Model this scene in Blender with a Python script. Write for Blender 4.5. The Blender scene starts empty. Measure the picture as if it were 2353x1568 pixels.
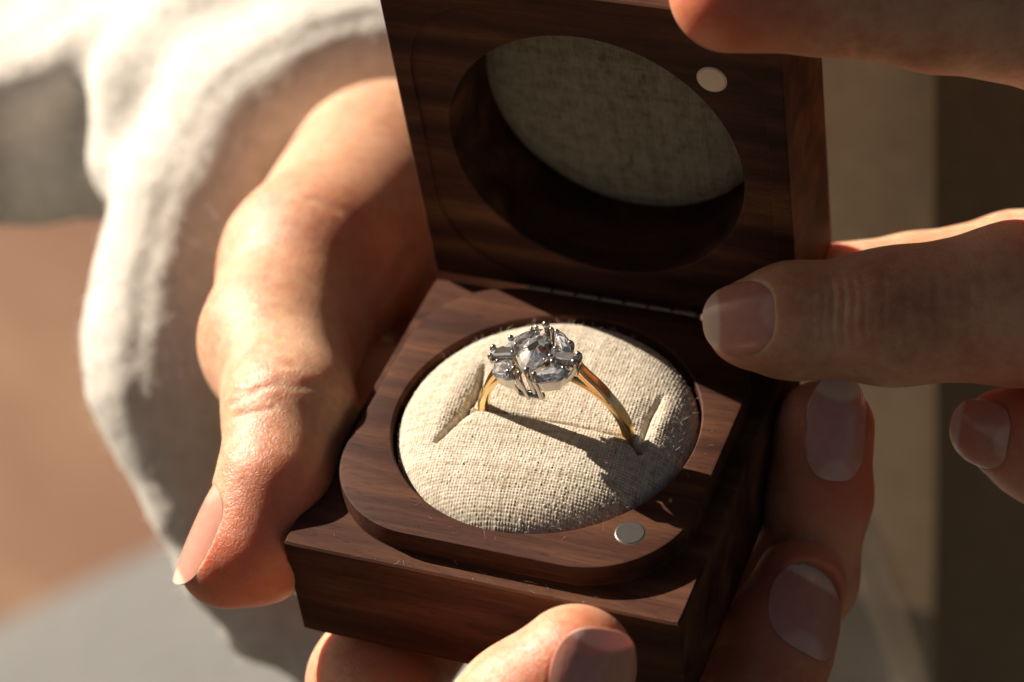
import bpy, bmesh, math, random
import numpy as np
from mathutils import Matrix, Vector

random.seed(7)
rng = np.random.default_rng(11)
MM = 0.001                                   # the scene is built in millimetres and stored in metres
scene = bpy.context.scene
COL = scene.collection

# ------------------------------------------------------------------ camera, sky, sun, exposure
EL, AZ, ROLL, DIST = 0.726278, 0.455512, -0.142466, 323.0338
TGT = np.array([25 - 10.672425, 25 + 15.554901, 0.0])
FPX, CX, CY = 5753.9267, 1176.5, 784.0       # focal length and centre on a 2353 x 1568 frame
FW = -np.array([math.sin(AZ) * math.cos(EL), -math.cos(AZ) * math.cos(EL), math.sin(EL)])
CAM = TGT - FW * DIST
_r = np.cross(FW, [0, 0, 1.0]); _r /= np.linalg.norm(_r)
_u = np.cross(_r, FW)
RT = math.cos(ROLL) * _r + math.sin(ROLL) * _u
UP = -math.sin(ROLL) * _r + math.cos(ROLL) * _u

cam_data = bpy.data.cameras.new("camera")
cam = bpy.data.objects.new("camera", cam_data)
COL.objects.link(cam)
cam_data.sensor_width = 36.0
cam_data.lens = 36.0 * FPX / 2353.0
cam_data.clip_start, cam_data.clip_end = 0.01, 200.0
m = Matrix.Identity(4)
for i in range(3):
    m[i][0], m[i][1], m[i][2], m[i][3] = RT[i], UP[i], -FW[i], CAM[i] * MM
cam.matrix_world = m
cam_data.dof.use_dof = True
cam_data.dof.focus_distance = 0.2965
cam_data.dof.aperture_fstop = 15.0
cam_data.dof.aperture_blades = 9
scene.camera = cam

SUN = np.array([-1.5, 0.455, 1.0]); SUN /= np.linalg.norm(SUN)      # towards the sun
sun_data = bpy.data.lights.new("sun", 'SUN')
sun_data.energy = 5.0
sun_data.angle = math.radians(0.53)
sun_data.color = (1.0, 0.90, 0.765)
sun = bpy.data.objects.new("sun", sun_data)
COL.objects.link(sun)
sun.rotation_euler = Vector(SUN).to_track_quat('Z', 'Y').to_euler()

world = bpy.data.worlds.new("World")
scene.world = world
world.use_nodes = True
wt = world.node_tree
wt.nodes.clear()
sky = wt.nodes.new("ShaderNodeTexSky")
sky.sky_type = 'NISHITA'
sky.sun_disc = False
sky.sun_elevation = math.asin(SUN[2])
sky.sun_rotation = math.atan2(SUN[0], SUN[1])
sky.dust_density = 3.0
wmix = wt.nodes.new("ShaderNodeMix"); wmix.data_type = 'RGBA'; wmix.blend_type = 'MULTIPLY'
wmix.inputs[0].default_value = 1.0
wmix.inputs[7].default_value = (0.48, 0.395, 0.325, 1.0)              # the camera's warm white balance
wbg = wt.nodes.new("ShaderNodeBackground"); wbg.inputs[1].default_value = 0.05
wout = wt.nodes.new("ShaderNodeOutputWorld")
wt.links.new(sky.outputs[0], wmix.inputs[6])
wt.links.new(wmix.outputs[2], wbg.inputs[0])
wt.links.new(wbg.outputs[0], wout.inputs[0])

scene.view_settings.view_transform = 'Standard'
scene.view_settings.look = 'None'
scene.view_settings.exposure = 0.95
scene.view_settings.gamma = 1.0
scene.render.engine = 'CYCLES'
scene.cycles.max_bounces = 14
scene.cycles.transmission_bounces = 12
scene.cycles.glossy_bounces = 6
scene.cycles.sample_clamp_indirect = 6.0


def at(u, v, d):
    """The point seen at (u, v) of a 2353 x 1568 frame, d millimetres in front of the lens."""
    return CAM + (FW + RT * (u - CX) / FPX + UP * (CY - v) / FPX) * d


def cdir(r, u, t):
    w = RT * r + UP * u - FW * t
    return w / np.linalg.norm(w)


# ------------------------------------------------------------------ helpers
def tag(o, label=None, cat=None, kind=None, group=None):
    if label: o["label"] = label
    if cat: o["category"] = cat
    if kind: o["kind"] = kind
    if group: o["group"] = group
    return o


def empty(name, loc):
    o = bpy.data.objects.new(name, None)
    COL.objects.link(o)
    o.empty_display_size = 0.005
    o.location = Vector(loc) * MM
    return o


def world_loc(o):
    l = Vector((0, 0, 0))
    while o is not None:
        l += o.location
        o = o.parent
    return l


def link_mesh(name, me, mat, parent=None):
    o = bpy.data.objects.new(name, me)
    COL.objects.link(o)
    if mat is not None and len(me.materials) == 0: me.materials.append(mat)
    if parent is not None:
        o.parent = parent
        root = parent
        while root.parent is not None: root = root.parent
        if parent.type == 'EMPTY':
            o.matrix_parent_inverse = Matrix.Translation(-root.location)
    return o


def mesh(name, verts, faces, mat, parent=None, smooth=True, sharp=None, attrs=None):
    me = bpy.data.meshes.new(name)
    v = np.asarray(verts, dtype=np.float64) * MM
    if isinstance(faces, np.ndarray):
        nf, k = faces.shape
        me.vertices.add(len(v)); me.vertices.foreach_set("co", v.astype(np.float32).ravel())
        me.loops.add(nf * k); me.loops.foreach_set("vertex_index", faces.astype(np.int32).ravel())
        me.polygons.add(nf)
        me.polygons.foreach_set("loop_start", np.arange(0, nf * k, k, dtype=np.int32))
        me.update(calc_edges=True)
    else:
        me.from_pydata([tuple(x) for x in v], [], faces)
    if smooth:
        me.polygons.foreach_set("use_smooth", np.ones(len(me.polygons), dtype=bool))
    if sharp is not None:
        me.set_sharp_from_angle(angle=math.radians(sharp))
    for k, a in (attrs or {}).items():
        at_ = me.attributes.new(k, 'FLOAT', 'POINT')
        at_.data.foreach_set("value", np.asarray(a, dtype=np.float32))
    me.update()
    return link_mesh(name, me, mat, parent)


def loft(loops, cap0=True, cap1=True, close=True):
    """Bridge loops of equal length; returns verts, faces."""
    n = len(loops[0])
    V = np.concatenate([np.asarray(l, float) for l in loops])
    F = []
    for i in range(len(loops) - 1):
        for j in range(n if close else n - 1):
            k = (j + 1) % n
            F.append((i * n + j, i * n + k, (i + 1) * n + k, (i + 1) * n + j))
    if cap0: F.append(tuple(range(n))[::-1])
    if cap1: F.append(tuple((len(loops) - 1) * n + j for j in range(n)))
    return V, F


class Build:
    """Collects shapes into one mesh."""
    def __init__(self): self.v, self.f, self.n = [], [], 0
    def add(self, V, F):
        self.v.append(np.asarray(V, float)); self.f += [tuple(a + self.n for a in f) for f in F]; self.n += len(V)
        return self
    def tube(self, pts, rad, seg=10, cap=True):
        P = np.asarray(pts, float); n = len(P)
        R = np.broadcast_to(np.asarray(rad, float), (n,))
        T = np.gradient(P, axis=0); T /= np.linalg.norm(T, axis=1)[:, None] + 1e-12
        a = np.array([0, 0, 1.0]) if abs(T[0][2]) < 0.9 else np.array([0, 1.0, 0])
        loops = []
        for i in range(n):
            b = np.cross(T[i], a); b /= np.linalg.norm(b); a = np.cross(b, T[i])
            th = np.linspace(0, 2 * np.pi, seg, endpoint=False)
            loops.append(P[i] + R[i] * (np.cos(th)[:, None] * a + np.sin(th)[:, None] * b))
        return self.add(*loft(loops, cap, cap))
    def pill(self, a, b, ra, rb, seg=10):
        """A rod with round ends."""
        a, b = np.asarray(a, float), np.asarray(b, float)
        d = (b - a) / np.linalg.norm(b - a)
        P, R = [], []
        for t in (-1, -0.9, -0.6, 0): P.append(a + d * ra * t); R.append(ra * math.sqrt(max(0, 1 - t * t)) + 1e-3)
        for t in (0, 0.5, 0.8, 0.95, 1): P.append(b + d * rb * t); R.append(rb * math.sqrt(max(0, 1 - t * t)) + 1e-3)
        return self.tube(P, R, seg)
    def build(self, name, mat, parent, smooth=True, sharp=None):
        return mesh(name, np.concatenate(self.v), self.f, mat, parent, smooth, sharp)


# ------------------------------------------------------------------ materials
class Mat:
    def __init__(self, name):
        self.m = bpy.data.materials.new(name); self.m.use_nodes = True
        self.t = self.m.node_tree; self.t.nodes.clear()
        self.out = self.t.nodes.new("ShaderNodeOutputMaterial")
        tc = self.t.nodes.new("ShaderNodeTexCoord")
        self.mm = self.vm('SCALE', tc.outputs["Object"], scale=1000.0)
    def n(self, typ, ins=None, **props):
        nd = self.t.nodes.new("ShaderNode" + typ)
        for k, v in props.items(): setattr(nd, k, v)
        for k, v in (ins or {}).items(): self.set(nd.inputs[k], v)
        return nd
    def set(self, sock, v):
        if isinstance(v, bpy.types.NodeSocket): self.t.links.new(v, sock)
        else: sock.default_value = v
    def vm(self, op, a, b=None, scale=None):
        nd = self.t.nodes.new("ShaderNodeVectorMath"); nd.operation = op
        self.set(nd.inputs[0], a)
        if b is not None: self.set(nd.inputs[1], b)
        if scale is not None: nd.inputs["Scale"].default_value = scale
        return nd.outputs[0]
    def ma(self, op, a, b=0.0, c=0.0):
        nd = self.t.nodes.new("ShaderNodeMath"); nd.operation = op
        self.set(nd.inputs[0], a); self.set(nd.inputs[1], b); self.set(nd.inputs[2], c)
        return nd.outputs[0]
    def noise(self, vec, scale, detail=3.0, rough=0.5):
        return self.n("TexNoise", {"Vector": vec, "Scale": scale, "Detail": detail, "Roughness": rough}).outputs["Fac"]
    def ramp(self, fac, stops):
        nd = self.n("ValToRGB", {"Fac": fac}); cr = nd.color_ramp
        while len(cr.elements) < len(stops): cr.elements.new(0.5)
        for e, (p, c) in zip(cr.elements, stops):
            e.position = p; e.color = (*c, 1.0) if len(c) == 3 else c
        return nd.outputs["Color"]
    def mix(self, fac, a, b, mode='MIX'):
        nd = self.t.nodes.new("ShaderNodeMix"); nd.data_type = 'RGBA'; nd.blend_type = mode
        self.set(nd.inputs[0], fac)
        for k, v in ((6, a), (7, b)):
            self.set(nd.inputs[k], (*v, 1.0) if isinstance(v, tuple) and len(v) == 3 else v)
        return nd.outputs[2]
    def attr(self, name): return self.n("Attribute", attribute_name=name).outputs["Fac"]
    def bump(self, h, dist, strength=1.0, normal=None):
        ins = {"Height": h, "Distance": dist * MM, "Strength": strength}
        if normal is not None: ins["Normal"] = normal
        return self.n("Bump", ins).outputs[0]
    def bsdf(self, **ins):
        nd = self.t.nodes.new("ShaderNodeBsdfPrincipled")
        for k, v in ins.items():
            if isinstance(v, tuple) and len(v) == 3 and k in ("Base Color", "Sheen Tint", "Specular Tint"): v = (*v, 1.0)
            self.set(nd.inputs[k], v)
        self.t.links.new(nd.outputs[0], self.out.inputs[0])
        return self.m


def wood_material():
    M = Mat("walnut")
    v = M.mm
    warp = M.noise(M.vm('MULTIPLY', v, (0.03, 0.09, 0.09)), 1.0, 3)
    band = M.noise(M.vm('ADD', M.vm('MULTIPLY', v, (0.012, 0.20, 0.20)), M.n("CombineXYZ", {"X": 3.0, "Y": M.ma('MULTIPLY', warp, 2.2), "Z": 0.0}).outputs[0]), 1.0, 4, 0.55)
    fine = M.noise(M.vm('MULTIPLY', v, (0.09, 2.9, 2.9)), 1.0, 5, 0.7)
    pore = M.noise(M.vm('MULTIPLY', v, (0.45, 7.0, 7.0)), 1.0, 2)
    col = M.ramp(band, [(0.30, (0.029, 0.0115, 0.0080)), (0.43, (0.054, 0.0212, 0.0140)), (0.53, (0.080, 0.032, 0.0190)), (0.66, (0.128, 0.055, 0.026)), (0.80, (0.175, 0.080, 0.034))])
    col = M.mix(0.55, col, M.ramp(fine, [(0.3, (0.50, 0.48, 0.47)), (0.7, (1.40, 1.38, 1.34))]), 'MULTIPLY')
    pm = M.ma('LESS_THAN', pore, 0.36)
    col = M.mix(M.ma('MULTIPLY', pm, 0.45), col, (0.03, 0.013, 0.010))
    grit = M.noise(v, 7.0, 3, 0.7)
    h = M.ma('ADD', M.ma('ADD', M.ma('MULTIPLY', fine, 0.7), M.ma('MULTIPLY', grit, 0.5)), M.ma('MULTIPLY', pm, -0.7))
    rough = M.ma('ADD', 0.45, M.ma('MULTIPLY', fine, 0.25))
    return M.bsdf(**{"Base Color": col, "Roughness": rough, "Specular IOR Level": 0.10, "Normal": M.bump(h, 0.055, 0.8)})


def linen_material(name, base, weave_scale=0.0):
    M = Mat(name)
    v = M.mm
    slub = M.noise(M.vm('MULTIPLY', v, (0.5, 3.0, 0.5)), 1.0, 3)
    slub2 = M.noise(M.vm('MULTIPLY', v, (3.0, 0.5, 0.5)), 1.0, 3)
    grain = M.noise(v, 4.0, 3, 0.7)
    f = M.ma('ADD', M.ma('MULTIPLY', M.ma('ADD', slub, slub2), 0.35), M.ma('MULTIPLY', grain, 0.3))
    col = M.ramp(f, [(0.36, tuple(c * k for c, k in zip(base, (0.62, 0.54, 0.44)))), (0.50, base), (0.64, tuple(min(0.9, c * 1.2) for c in base))])
    col = M.mix(1.0, col, M.ramp(M.attr("tone"), [(0.0, (0.52, 0.46, 0.38)), (0.5, (1.0, 1.0, 1.0)), (1.0, (1.12, 1.12, 1.12))]), 'MULTIPLY')
    hair = M.noise(v, 11.0, 2, 0.6)
    return M.bsdf(**{"Base Color": col, "Roughness": 0.9, "Specular IOR Level": 0.15, "Sheen Weight": 0.12, "Sheen Roughness": 0.5,
                     "Normal": M.bump(hair, 0.05, 0.7)})


def metal_material(name, col, rough):
    M = Mat(name)
    n = M.noise(M.mm, 1.6, 4, 0.6)
    r = M.ma('ADD', rough, M.ma('MULTIPLY', n, 0.08))
    return M.bsdf(**{"Base Color": col, "Metallic": 1.0, "Roughness": r, "Normal": M.bump(n, 0.01, 0.4)})


def gem_material():
    M = Mat("diamond")
    g = M.n("BsdfGlass", {"Color": (0.97, 0.98, 1.0, 1.0), "Roughness": 0.015, "IOR": 2.35}, distribution='GGX')
    facet_white = M.n("BsdfDiffuse", {"Color": (0.84, 0.84, 0.86, 1.0)})
    nrm = M.vm('FLOOR', M.vm('SCALE', M.n("NewGeometry").outputs["True Normal"], scale=37.0))
    facet = M.n("TexWhiteNoise", {"Vector": nrm}, noise_dimensions='3D').outputs["Value"]
    facet = M.ma('POWER', facet, 3.0)          # white mixed in facet by facet at random, imitating sparkle
    mx = M.n("MixShader", {0: M.ma('ADD', 0.03, M.ma('MULTIPLY', facet, 0.62)), 1: g.outputs[0], 2: facet_white.outputs[0]})
    gl = M.n("BsdfGlossy", {"Color": (0.95, 0.97, 1.0, 1.0), "Roughness": 0.04})
    m2 = M.n("MixShader", {0: 0.22, 1: mx.outputs[0], 2: gl.outputs[0]})
    M.t.links.new(m2.outputs[0], M.out.inputs[0])
    return M.m


def skin_material():
    M = Mat("skin")
    v = M.mm
    big = M.noise(v, 0.09, 4, 0.6)
    mid = M.noise(v, 0.55, 4, 0.65)
    col = M.ramp(M.ma('ADD', M.ma('MULTIPLY', big, 0.6), M.ma('MULTIPLY', mid, 0.4)),
                 [(0.36, (0.48, 0.23, 0.14)), (0.50, (0.60, 0.335, 0.21)), (0.62, (0.68, 0.42, 0.28))])
    col = M.mix(M.attr("red"), col, (0.70, 0.17, 0.08))  # ruddy skin, with the red glow of shaded flesh painted in
    # fine skin lines: stretched cells plus pores
    wv = M.vm('ADD', v, M.vm('SCALE', M.n("TexNoise", {"Vector": v, "Scale": 0.7, "Detail": 2.0}).outputs["Color"], scale=1.6))
    cells = M.n("TexVoronoi", {"Vector": M.vm('MULTIPLY', wv, (1.25, 0.8, 1.0)), "Scale": 1.5}, feature='DISTANCE_TO_EDGE').outputs["Distance"]
    line = M.ma('MINIMUM', M.ma('MULTIPLY', cells, 4.0), 1.0)
    cells2 = M.n("TexVoronoi", {"Vector": wv, "Scale": 3.4}, feature='DISTANCE_TO_EDGE').outputs["Distance"]
    line2 = M.ma('MINIMUM', M.ma('MULTIPLY', cells2, 4.0), 1.0)
    soft = M.noise(v, 0.8, 5, 0.65)
    n1 = M.noise(M.vm('MULTIPLY', wv, (3.2, 0.55, 2.2)), 1.0, 2)
    n2 = M.noise(M.vm('MULTIPLY', wv, (0.7, 3.0, 3.4)), 1.0, 2)
    h = M.ma('ADD', M.ma('ADD', M.ma('MULTIPLY', line, 0.25), M.ma('MULTIPLY', line2, 0.15)), M.ma('ADD', M.ma('MULTIPLY', soft, 0.9), M.ma('MULTIPLY', M.ma('ADD', n1, n2), 0.45)))
    rough = M.ma('ADD', 0.33, M.ma('MULTIPLY', mid, 0.24))
    return M.bsdf(**{"Base Color": col, "Roughness": rough, "Specular IOR Level": 0.5, "Subsurface Weight": 1.0,
                     "Subsurface Radius": (1.0, 0.20, 0.08), "Subsurface Scale": 3.6 * MM, "Subsurface Anisotropy": 0.6,
                     "Normal": M.bump(h, 0.11, 0.85)})


def nail_material():
    M = Mat("fingernail")
    tip = M.attr("tip")
    streak = M.noise(M.mm, 0.9, 3)
    bed = M.mix(streak, (0.52, 0.225, 0.165), (0.64, 0.315, 0.235))
    bed = M.mix(M.attr("moon"), bed, (0.78, 0.52, 0.42))
    col = M.mix(tip, bed, (0.78, 0.665, 0.545))
    return M.bsdf(**{"Base Color": col, "Roughness": 0.22, "Specular IOR Level": 0.45, "Coat Weight": 0.3, "Coat Roughness": 0.15,
                     "Subsurface Weight": 0.35, "Subsurface Radius": (1.0, 0.5, 0.35), "Subsurface Scale": 0.6 * MM,
                     "Normal": M.bump(M.ma('ADD', M.noise(M.mm, 1.2, 3), M.noise(M.n("CombineXYZ", {"X": M.attr("across"), "Y": 0.0, "Z": 0.0}).outputs[0], 14.0, 3)), 0.03, 0.6)})


def fleece_material(name, base, scale=1.0, rel=0.8):
    M = Mat(name)
    n1 = M.noise(M.mm, 0.35 * scale, 5, 0.7)
    n2 = M.noise(M.mm, 1.3 * scale, 4, 0.7)
    col = M.ramp(n1, [(0.3, tuple(c * 0.84 for c in base)), (0.7, tuple(min(0.92, c * 1.08) for c in base))])
    h = M.ma('ADD', n1, M.ma('MULTIPLY', n2, 0.6))
    return M.bsdf(**{"Base Color": col, "Roughness": 0.95, "Specular IOR Level": 0.1, "Sheen Weight": 0.25, "Normal": M.bump(h, rel, 0.8)})


def ground_material(name, stops, scale, stretch=(1.0, 1.0), ang=0.0):
    M = Mat(name)
    rot = M.n("VectorRotate", {"Vector": M.mm, "Angle": ang}, rotation_type='Z_AXIS').outputs[0]
    v = M.vm('MULTIPLY', rot, (0.001 * stretch[0], 0.001 * stretch[1], 0.001))
    n = M.noise(v, scale, 5, 0.6)
    return M.bsdf(**{"Base Color": M.ramp(n, stops), "Roughness": 0.9, "Normal": M.bump(M.noise(v, 60.0, 4), 4.0, 0.5)})


WOOD = wood_material()
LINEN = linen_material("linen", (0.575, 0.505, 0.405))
SHADED_LINING = linen_material("shaded_lid_linen", (0.25, 0.222, 0.168))  # darker copy of the linen: the lid's shade is put into its colour
GOLD = metal_material("yellow_gold", (0.95, 0.71, 0.36), 0.17)
WHITE_GOLD = metal_material("white_gold", (0.56, 0.53, 0.50), 0.15)
DARKENED_STEEL = metal_material("darkened_magnet_steel", (0.20, 0.19, 0.175), 0.36)  # same steel as the lid's, darkened: weaker reflection put into the colour
STEEL = metal_material("magnet_steel", (0.40, 0.37, 0.33), 0.42)
BRASS = metal_material("dark_brass", (0.42, 0.33, 0.24), 0.35)
GEM = gem_material()
SKIN = skin_material()
NAIL = nail_material()
FLEECE = fleece_material("cream_fleece", (0.76, 0.71, 0.635), 1.0, 0.5)
COATM = fleece_material("brown_coat_wool", (0.17, 0.125, 0.08), 0.6)
SHIRT = fleece_material("beige_jersey", (0.74, 0.61, 0.46), 0.6)
TROUS = fleece_material("grey_trouser_cloth", (0.36, 0.33, 0.30), 0.6)
FIBRE = Mat("lint"); FIBRE = FIBRE.bsdf(**{"Base Color": (0.78, 0.72, 0.62), "Roughness": 0.8, "Transmission Weight": 0.0})


# ------------------------------------------------------------------ the ring box
N = 192
ANG = np.linspace(0, 2 * np.pi, N, endpoint=False)


def rsq(cx, cy, hx, hy, r, z):
    """Rounded rectangle sampled by angle, so that loops of different shapes bridge cleanly."""
    out = []
    for a in ANG:
        c, s = math.cos(a), math.sin(a)
        t = min(hx / abs(c) if abs(c) > 1e-9 else 1e9, hy / abs(s) if abs(s) > 1e-9 else 1e9)
        x, y = c * t, s * t
        if r > 0 and abs(x) > hx - r - 1e-9 and abs(y) > hy - r - 1e-9:
            kx, ky = math.copysign(hx - r, x), math.copysign(hy - r, y)
            b = -(c * kx + s * ky); d = b * b - (kx * kx + ky * ky - r * r)
            if d >= 0:
                t = -b + math.sqrt(d); x, y = c * t, s * t
        out.append((cx + x, cy + y, z))
    return np.array(out)


def circ(cx, cy, r, z): return np.stack([cx + r * np.cos(ANG), cy + r * np.sin(ANG), np.full(N, float(z))], -1)


H, PH, LT = 15.8, 3.0, 16.0
box = empty("ring_box", (25, 25, -H))
tag(box, "open dark walnut ring box with linen cushion, hinged lid raised at the back", "ring box")
base_loops = [rsq(25, 25, 24.6, 24.6, 0.3, -H), rsq(25, 25, 25, 25, 0.4, -H + 0.4), rsq(25, 25, 25, 25, 0.4, -0.25), rsq(25, 25, 24.75, 24.75, 0.3, 0),
              rsq(24.95, 25.2, 22.62, 22.62, 12.8, 0.0), rsq(24.95, 25.2, 22.55, 22.55, 12.8, 0.12),
              rsq(24.95, 25.2, 22.55, 22.55, 12.8, PH - 0.3), rsq(24.95, 25.2, 22.45, 22.45, 12.7, PH - 0.08), rsq(24.95, 25.2, 22.2, 22.2, 12.5, PH),
              circ(25, 25, 19.3, PH), circ(25, 25, 19.1, PH - 0.15), circ(25, 25, 19.05, -8)]
V, F = loft(base_loops)
base = mesh("base", V, F, WOOD, box, True, 28)

TH = -0.0659
def lid_pt(x, s, t):
    x, s, t = np.broadcast_arrays(np.asarray(x, float), np.asarray(s, float), np.asarray(t, float))
    return np.stack([x, 50.1 + s * math.sin(TH) + t * math.cos(TH), 0.1 + s * math.cos(TH) - t * math.sin(TH)], -1)
def lid_loop(L): return lid_pt(L[:, 0], L[:, 1], L[:, 2])
S0 = 25.9                                     # the lid starts a little above the base: the gap of the hinge
lid_loops = [rsq(25, S0, 24.6, 24.6, 0.3, LT), rsq(25, S0, 25, 25, 0.4, LT - 0.4), rsq(25, S0, 25, 25, 0.4, 0.25), rsq(25, S0, 24.8, 24.8, 0.3, 0),
             rsq(25, S0 - 0.5, 22.75, 22.75, 12.8, 0.0), rsq(25, S0 - 0.5, 22.65, 22.65, 12.7, 0.08), rsq(25, S0 - 0.5, 22.65, 22.65, 12.7, 0.35),
             circ(25, 25.2, 19.35, 0.36), circ(25, 25.2, 19.15, 0.5), circ(25, 25.2, 19.1, 13.2)]
V, F = loft([lid_loop(l) for l in lid_loops])
lid = mesh("lid", V, [f[::-1] for f in F], WOOD, box, True, 28)

# linen lining at the bottom of the lid's round well: a flat padded disc with woven relief
def disc_grid(cx, cy, r, step):
    k = np.arange(-r, r + step, step)
    X, Y = np.meshgrid(k, k, indexing='ij')
    keep = X ** 2 + Y ** 2 <= r * r
    idx = -np.ones(X.shape, int); idx[keep] = np.arange(keep.sum())
    q = np.stack([idx[:-1, :-1], idx[1:, :-1], idx[1:, 1:], idx[:-1, 1:]], -1).reshape(-1, 4)
    q = q[(q >= 0).all(1)]
    return X[keep] + cx, Y[keep] + cy, q

def wob(x, y, f, n=5, seed=0):
    g = np.random.default_rng(seed); o = np.zeros_like(x)
    for _ in range(n):
        a = g.uniform(0, 2 * np.pi); w = f * g.uniform(0.5, 1.5)
        o += np.sin((x * np.cos(a) + y * np.sin(a)) * w + g.uniform(0, 6.28))
    return o / n

def weave(x, y, pitch, ang, seed):
    c, s = math.cos(ang), math.sin(ang)
    u = (x * c + y * s) + 0.10 * wob(x, y, 1.1, 6, seed) + 0.05 * wob(x, y, 4.0, 6, seed + 1)
    v = (-x * s + y * c) + 0.10 * wob(x, y, 1.1, 6, seed + 2) + 0.05 * wob(x, y, 4.0, 6, seed + 3)
    a = np.sin(np.pi * u / pitch) * np.sin(np.pi * v / pitch)
    iu, iv = np.floor(u / pitch).astype(int), np.floor(v / pitch).astype(int)
    g = np.random.default_rng(seed + 9)
    tu, tv = g.normal(0, 1, 512), g.normal(0, 1, 512)
    cell = g.normal(0, 1, (512, 512))
    amp = 1 + 0.25 * cell[iu % 512, iv % 512]
    h = np.sqrt(np.abs(a) + 1e-4) * amp
    tone = 0.5 + 0.07 * tu[iu % 512] + 0.07 * tv[iv % 512] + 0.07 * cell[iu % 512, iv % 512] + 0.58 * (np.abs(a) ** 0.5 - 0.62)
    return h, np.clip(tone, 0, 1)

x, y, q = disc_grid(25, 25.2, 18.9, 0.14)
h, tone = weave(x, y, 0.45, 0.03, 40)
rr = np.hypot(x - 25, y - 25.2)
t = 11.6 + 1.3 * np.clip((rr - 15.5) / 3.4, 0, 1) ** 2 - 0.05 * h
mesh("lining", lid_pt(x, y, t), q[:, ::-1].copy(), SHADED_LINING, lid, True, None, {"tone": tone})

# the cushion
def seg_dist(x, y, pts):
    d = np.full(x.shape, 1e9); tt = np.zeros(x.shape); n = len(pts) - 1
    for i in range(n):
        a, b = np.array(pts[i], float), np.array(pts[i + 1], float)
        ab = b - a
        t = np.clip(((x - a[0]) * ab[0] + (y - a[1]) * ab[1]) / (ab @ ab), 0, 1)
        e = np.hypot(x - a[0] - t * ab[0], y - a[1] - t * ab[1])
        k = e < d
        d[k] = e[k]; tt[k] = (i + t[k]) / n
    return d, tt

def cushion_z(x, y):
    r = np.hypot(x - 25, y - 25) / 18.9
    z = 5.7 * np.clip(1 - r ** 5.0, 0, 1) ** 0.55 - 1.2 * np.clip(r - 0.99, 0, 1) * 100
    z = np.maximum(z, -2.5)
    edge = np.clip(1.25 - r, 0, 1)
    # front lobe edge and back lobe, meeting in the slit that holds the ring
    d, t = seg_dist(x, y, [(15.6, 20.6), (17.3, 22.1), (22, 22.4), (30, 22.4), (36.8, 22.2), (38.6, 21.0)])
    z -= 1.3 * np.exp(-(d / 0.32) ** 2)
    span = 1 / (1 + np.exp(-(x - 16.3) / 0.5)) / (1 + np.exp((x - 37.8) / 0.5))
    z += span * np.where(y < 22.4, 0.40 * np.exp(-((y - 21.4) / 3.6) ** 2), -0.35 * np.exp(-((y - 22.4) / 2.0) ** 2))
    d, t = seg_dist(x, y, [(14.2, 16.4), (14.9, 18.6), (16.0, 21.6), (16.1, 25.5), (15.2, 29.8)])
    prof = np.sin(np.pi * np.clip(t, 0.02, 0.98)) ** 0.6
    z -= prof * (2.8 * np.exp(-(d / 0.30) ** 2) + 0.45 * np.exp(-(d / 1.1) ** 2))
    z += 0.55 * np.exp(-(((x - 13.2) / 2.0) ** 2 + ((y - 24) / 5.0) ** 2))
    d, t = seg_dist(x, y, [(38.6, 20.0), (38.2, 23.5), (38.0, 27.0), (38.3, 31.0)])
    prof = np.sin(np.pi * np.clip(t, 0.02, 0.98)) ** 0.6
    z -= prof * (0.7 * np.exp(-((d) / 0.32) ** 2) + 0.35 * np.exp(-(d / 1.6) ** 2))
    z += 0.5 * np.exp(-(((x - 39.8) / 1.2) ** 2 + ((y - 26) / 4.0) ** 2))
    return z

x, y, q = disc_grid(25, 25, 18.95, 0.085)
h, tone = weave(x, y, 0.375, 0.10, 3)
zc = cushion_z(x, y) + 0.11 * (h - 0.6) + 0.05 * wob(x, y, 0.9, 6, 77)
cushion = mesh("cushion", np.stack([x, y, zc], -1), q, LINEN, box, True, None, {"tone": tone})

def fibres(count, sample, rmin, rmax, lmin, lmax, lift):
    b = Build()
    for _ in range(count):
        p, nrm = sample()
        L = rng.uniform(lmin, lmax); d = rng.normal(0, 1, 3); d += nrm * lift; d /= np.linalg.norm(d)
        curl = rng.normal(0, 1, 3) * 0.9
        P = [np.array(p)]
        for k in range(4):
            d = d + curl * 0.45; d /= np.linalg.norm(d)
            P.append(P[-1] + d * L / 4)
        r = rng.uniform(rmin, rmax)
        b.tube(P, np.array([r, r, r, r, r * 0.4]), 3, False)
    return b

def cushion_sample():
    while True:
        a = rng.uniform(0, 2 * np.pi); r = 18.6 * math.sqrt(rng.uniform(0, 1))
        px, py = 25 + r * math.cos(a), 25 + r * math.sin(a)
        w = 0.12 + 0.88 * (r / 18.6) ** 3 * (0.35 + 0.65 * max(0, math.cos(a + 0.9)))
        if rng.uniform() < w: break
    e = 0.2
    z0 = cushion_z(np.array([px, px + e, px]), np.array([py, py, py + e]))
    n = np.array([-(z0[1] - z0[0]) / e, -(z0[2] - z0[0]) / e, 1.0]); n /= np.linalg.norm(n)
    return (px, py, z0[0]), n
fz = fibres(1500, cushion_sample, 0.006, 0.014, 0.35, 1.3, 1.1).build("fuzz", FIBRE, cushion)
tag(fz, kind="stuff")

def lint_sample():
    if rng.uniform() < 0.62:
        px = rng.uniform(4, 49.5); py = rng.uniform(0.2, 2.4); z = 0.02
    else:
        a = rng.uniform(-0.6, 0.4) if rng.uniform() < 0.5 else rng.uniform(-2.2, -0.8)
        px, py, z = 25 + 20.6 * math.cos(a), 25 + 20.6 * math.sin(a), PH + 0.02
    return (px, py, z), np.array([0, 0, 1.0])
lint = fibres(42, lint_sample, 0.005, 0.011, 0.3, 1.7, 0.25).build("lint", FIBRE, box)
tag(lint, kind="stuff")

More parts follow.
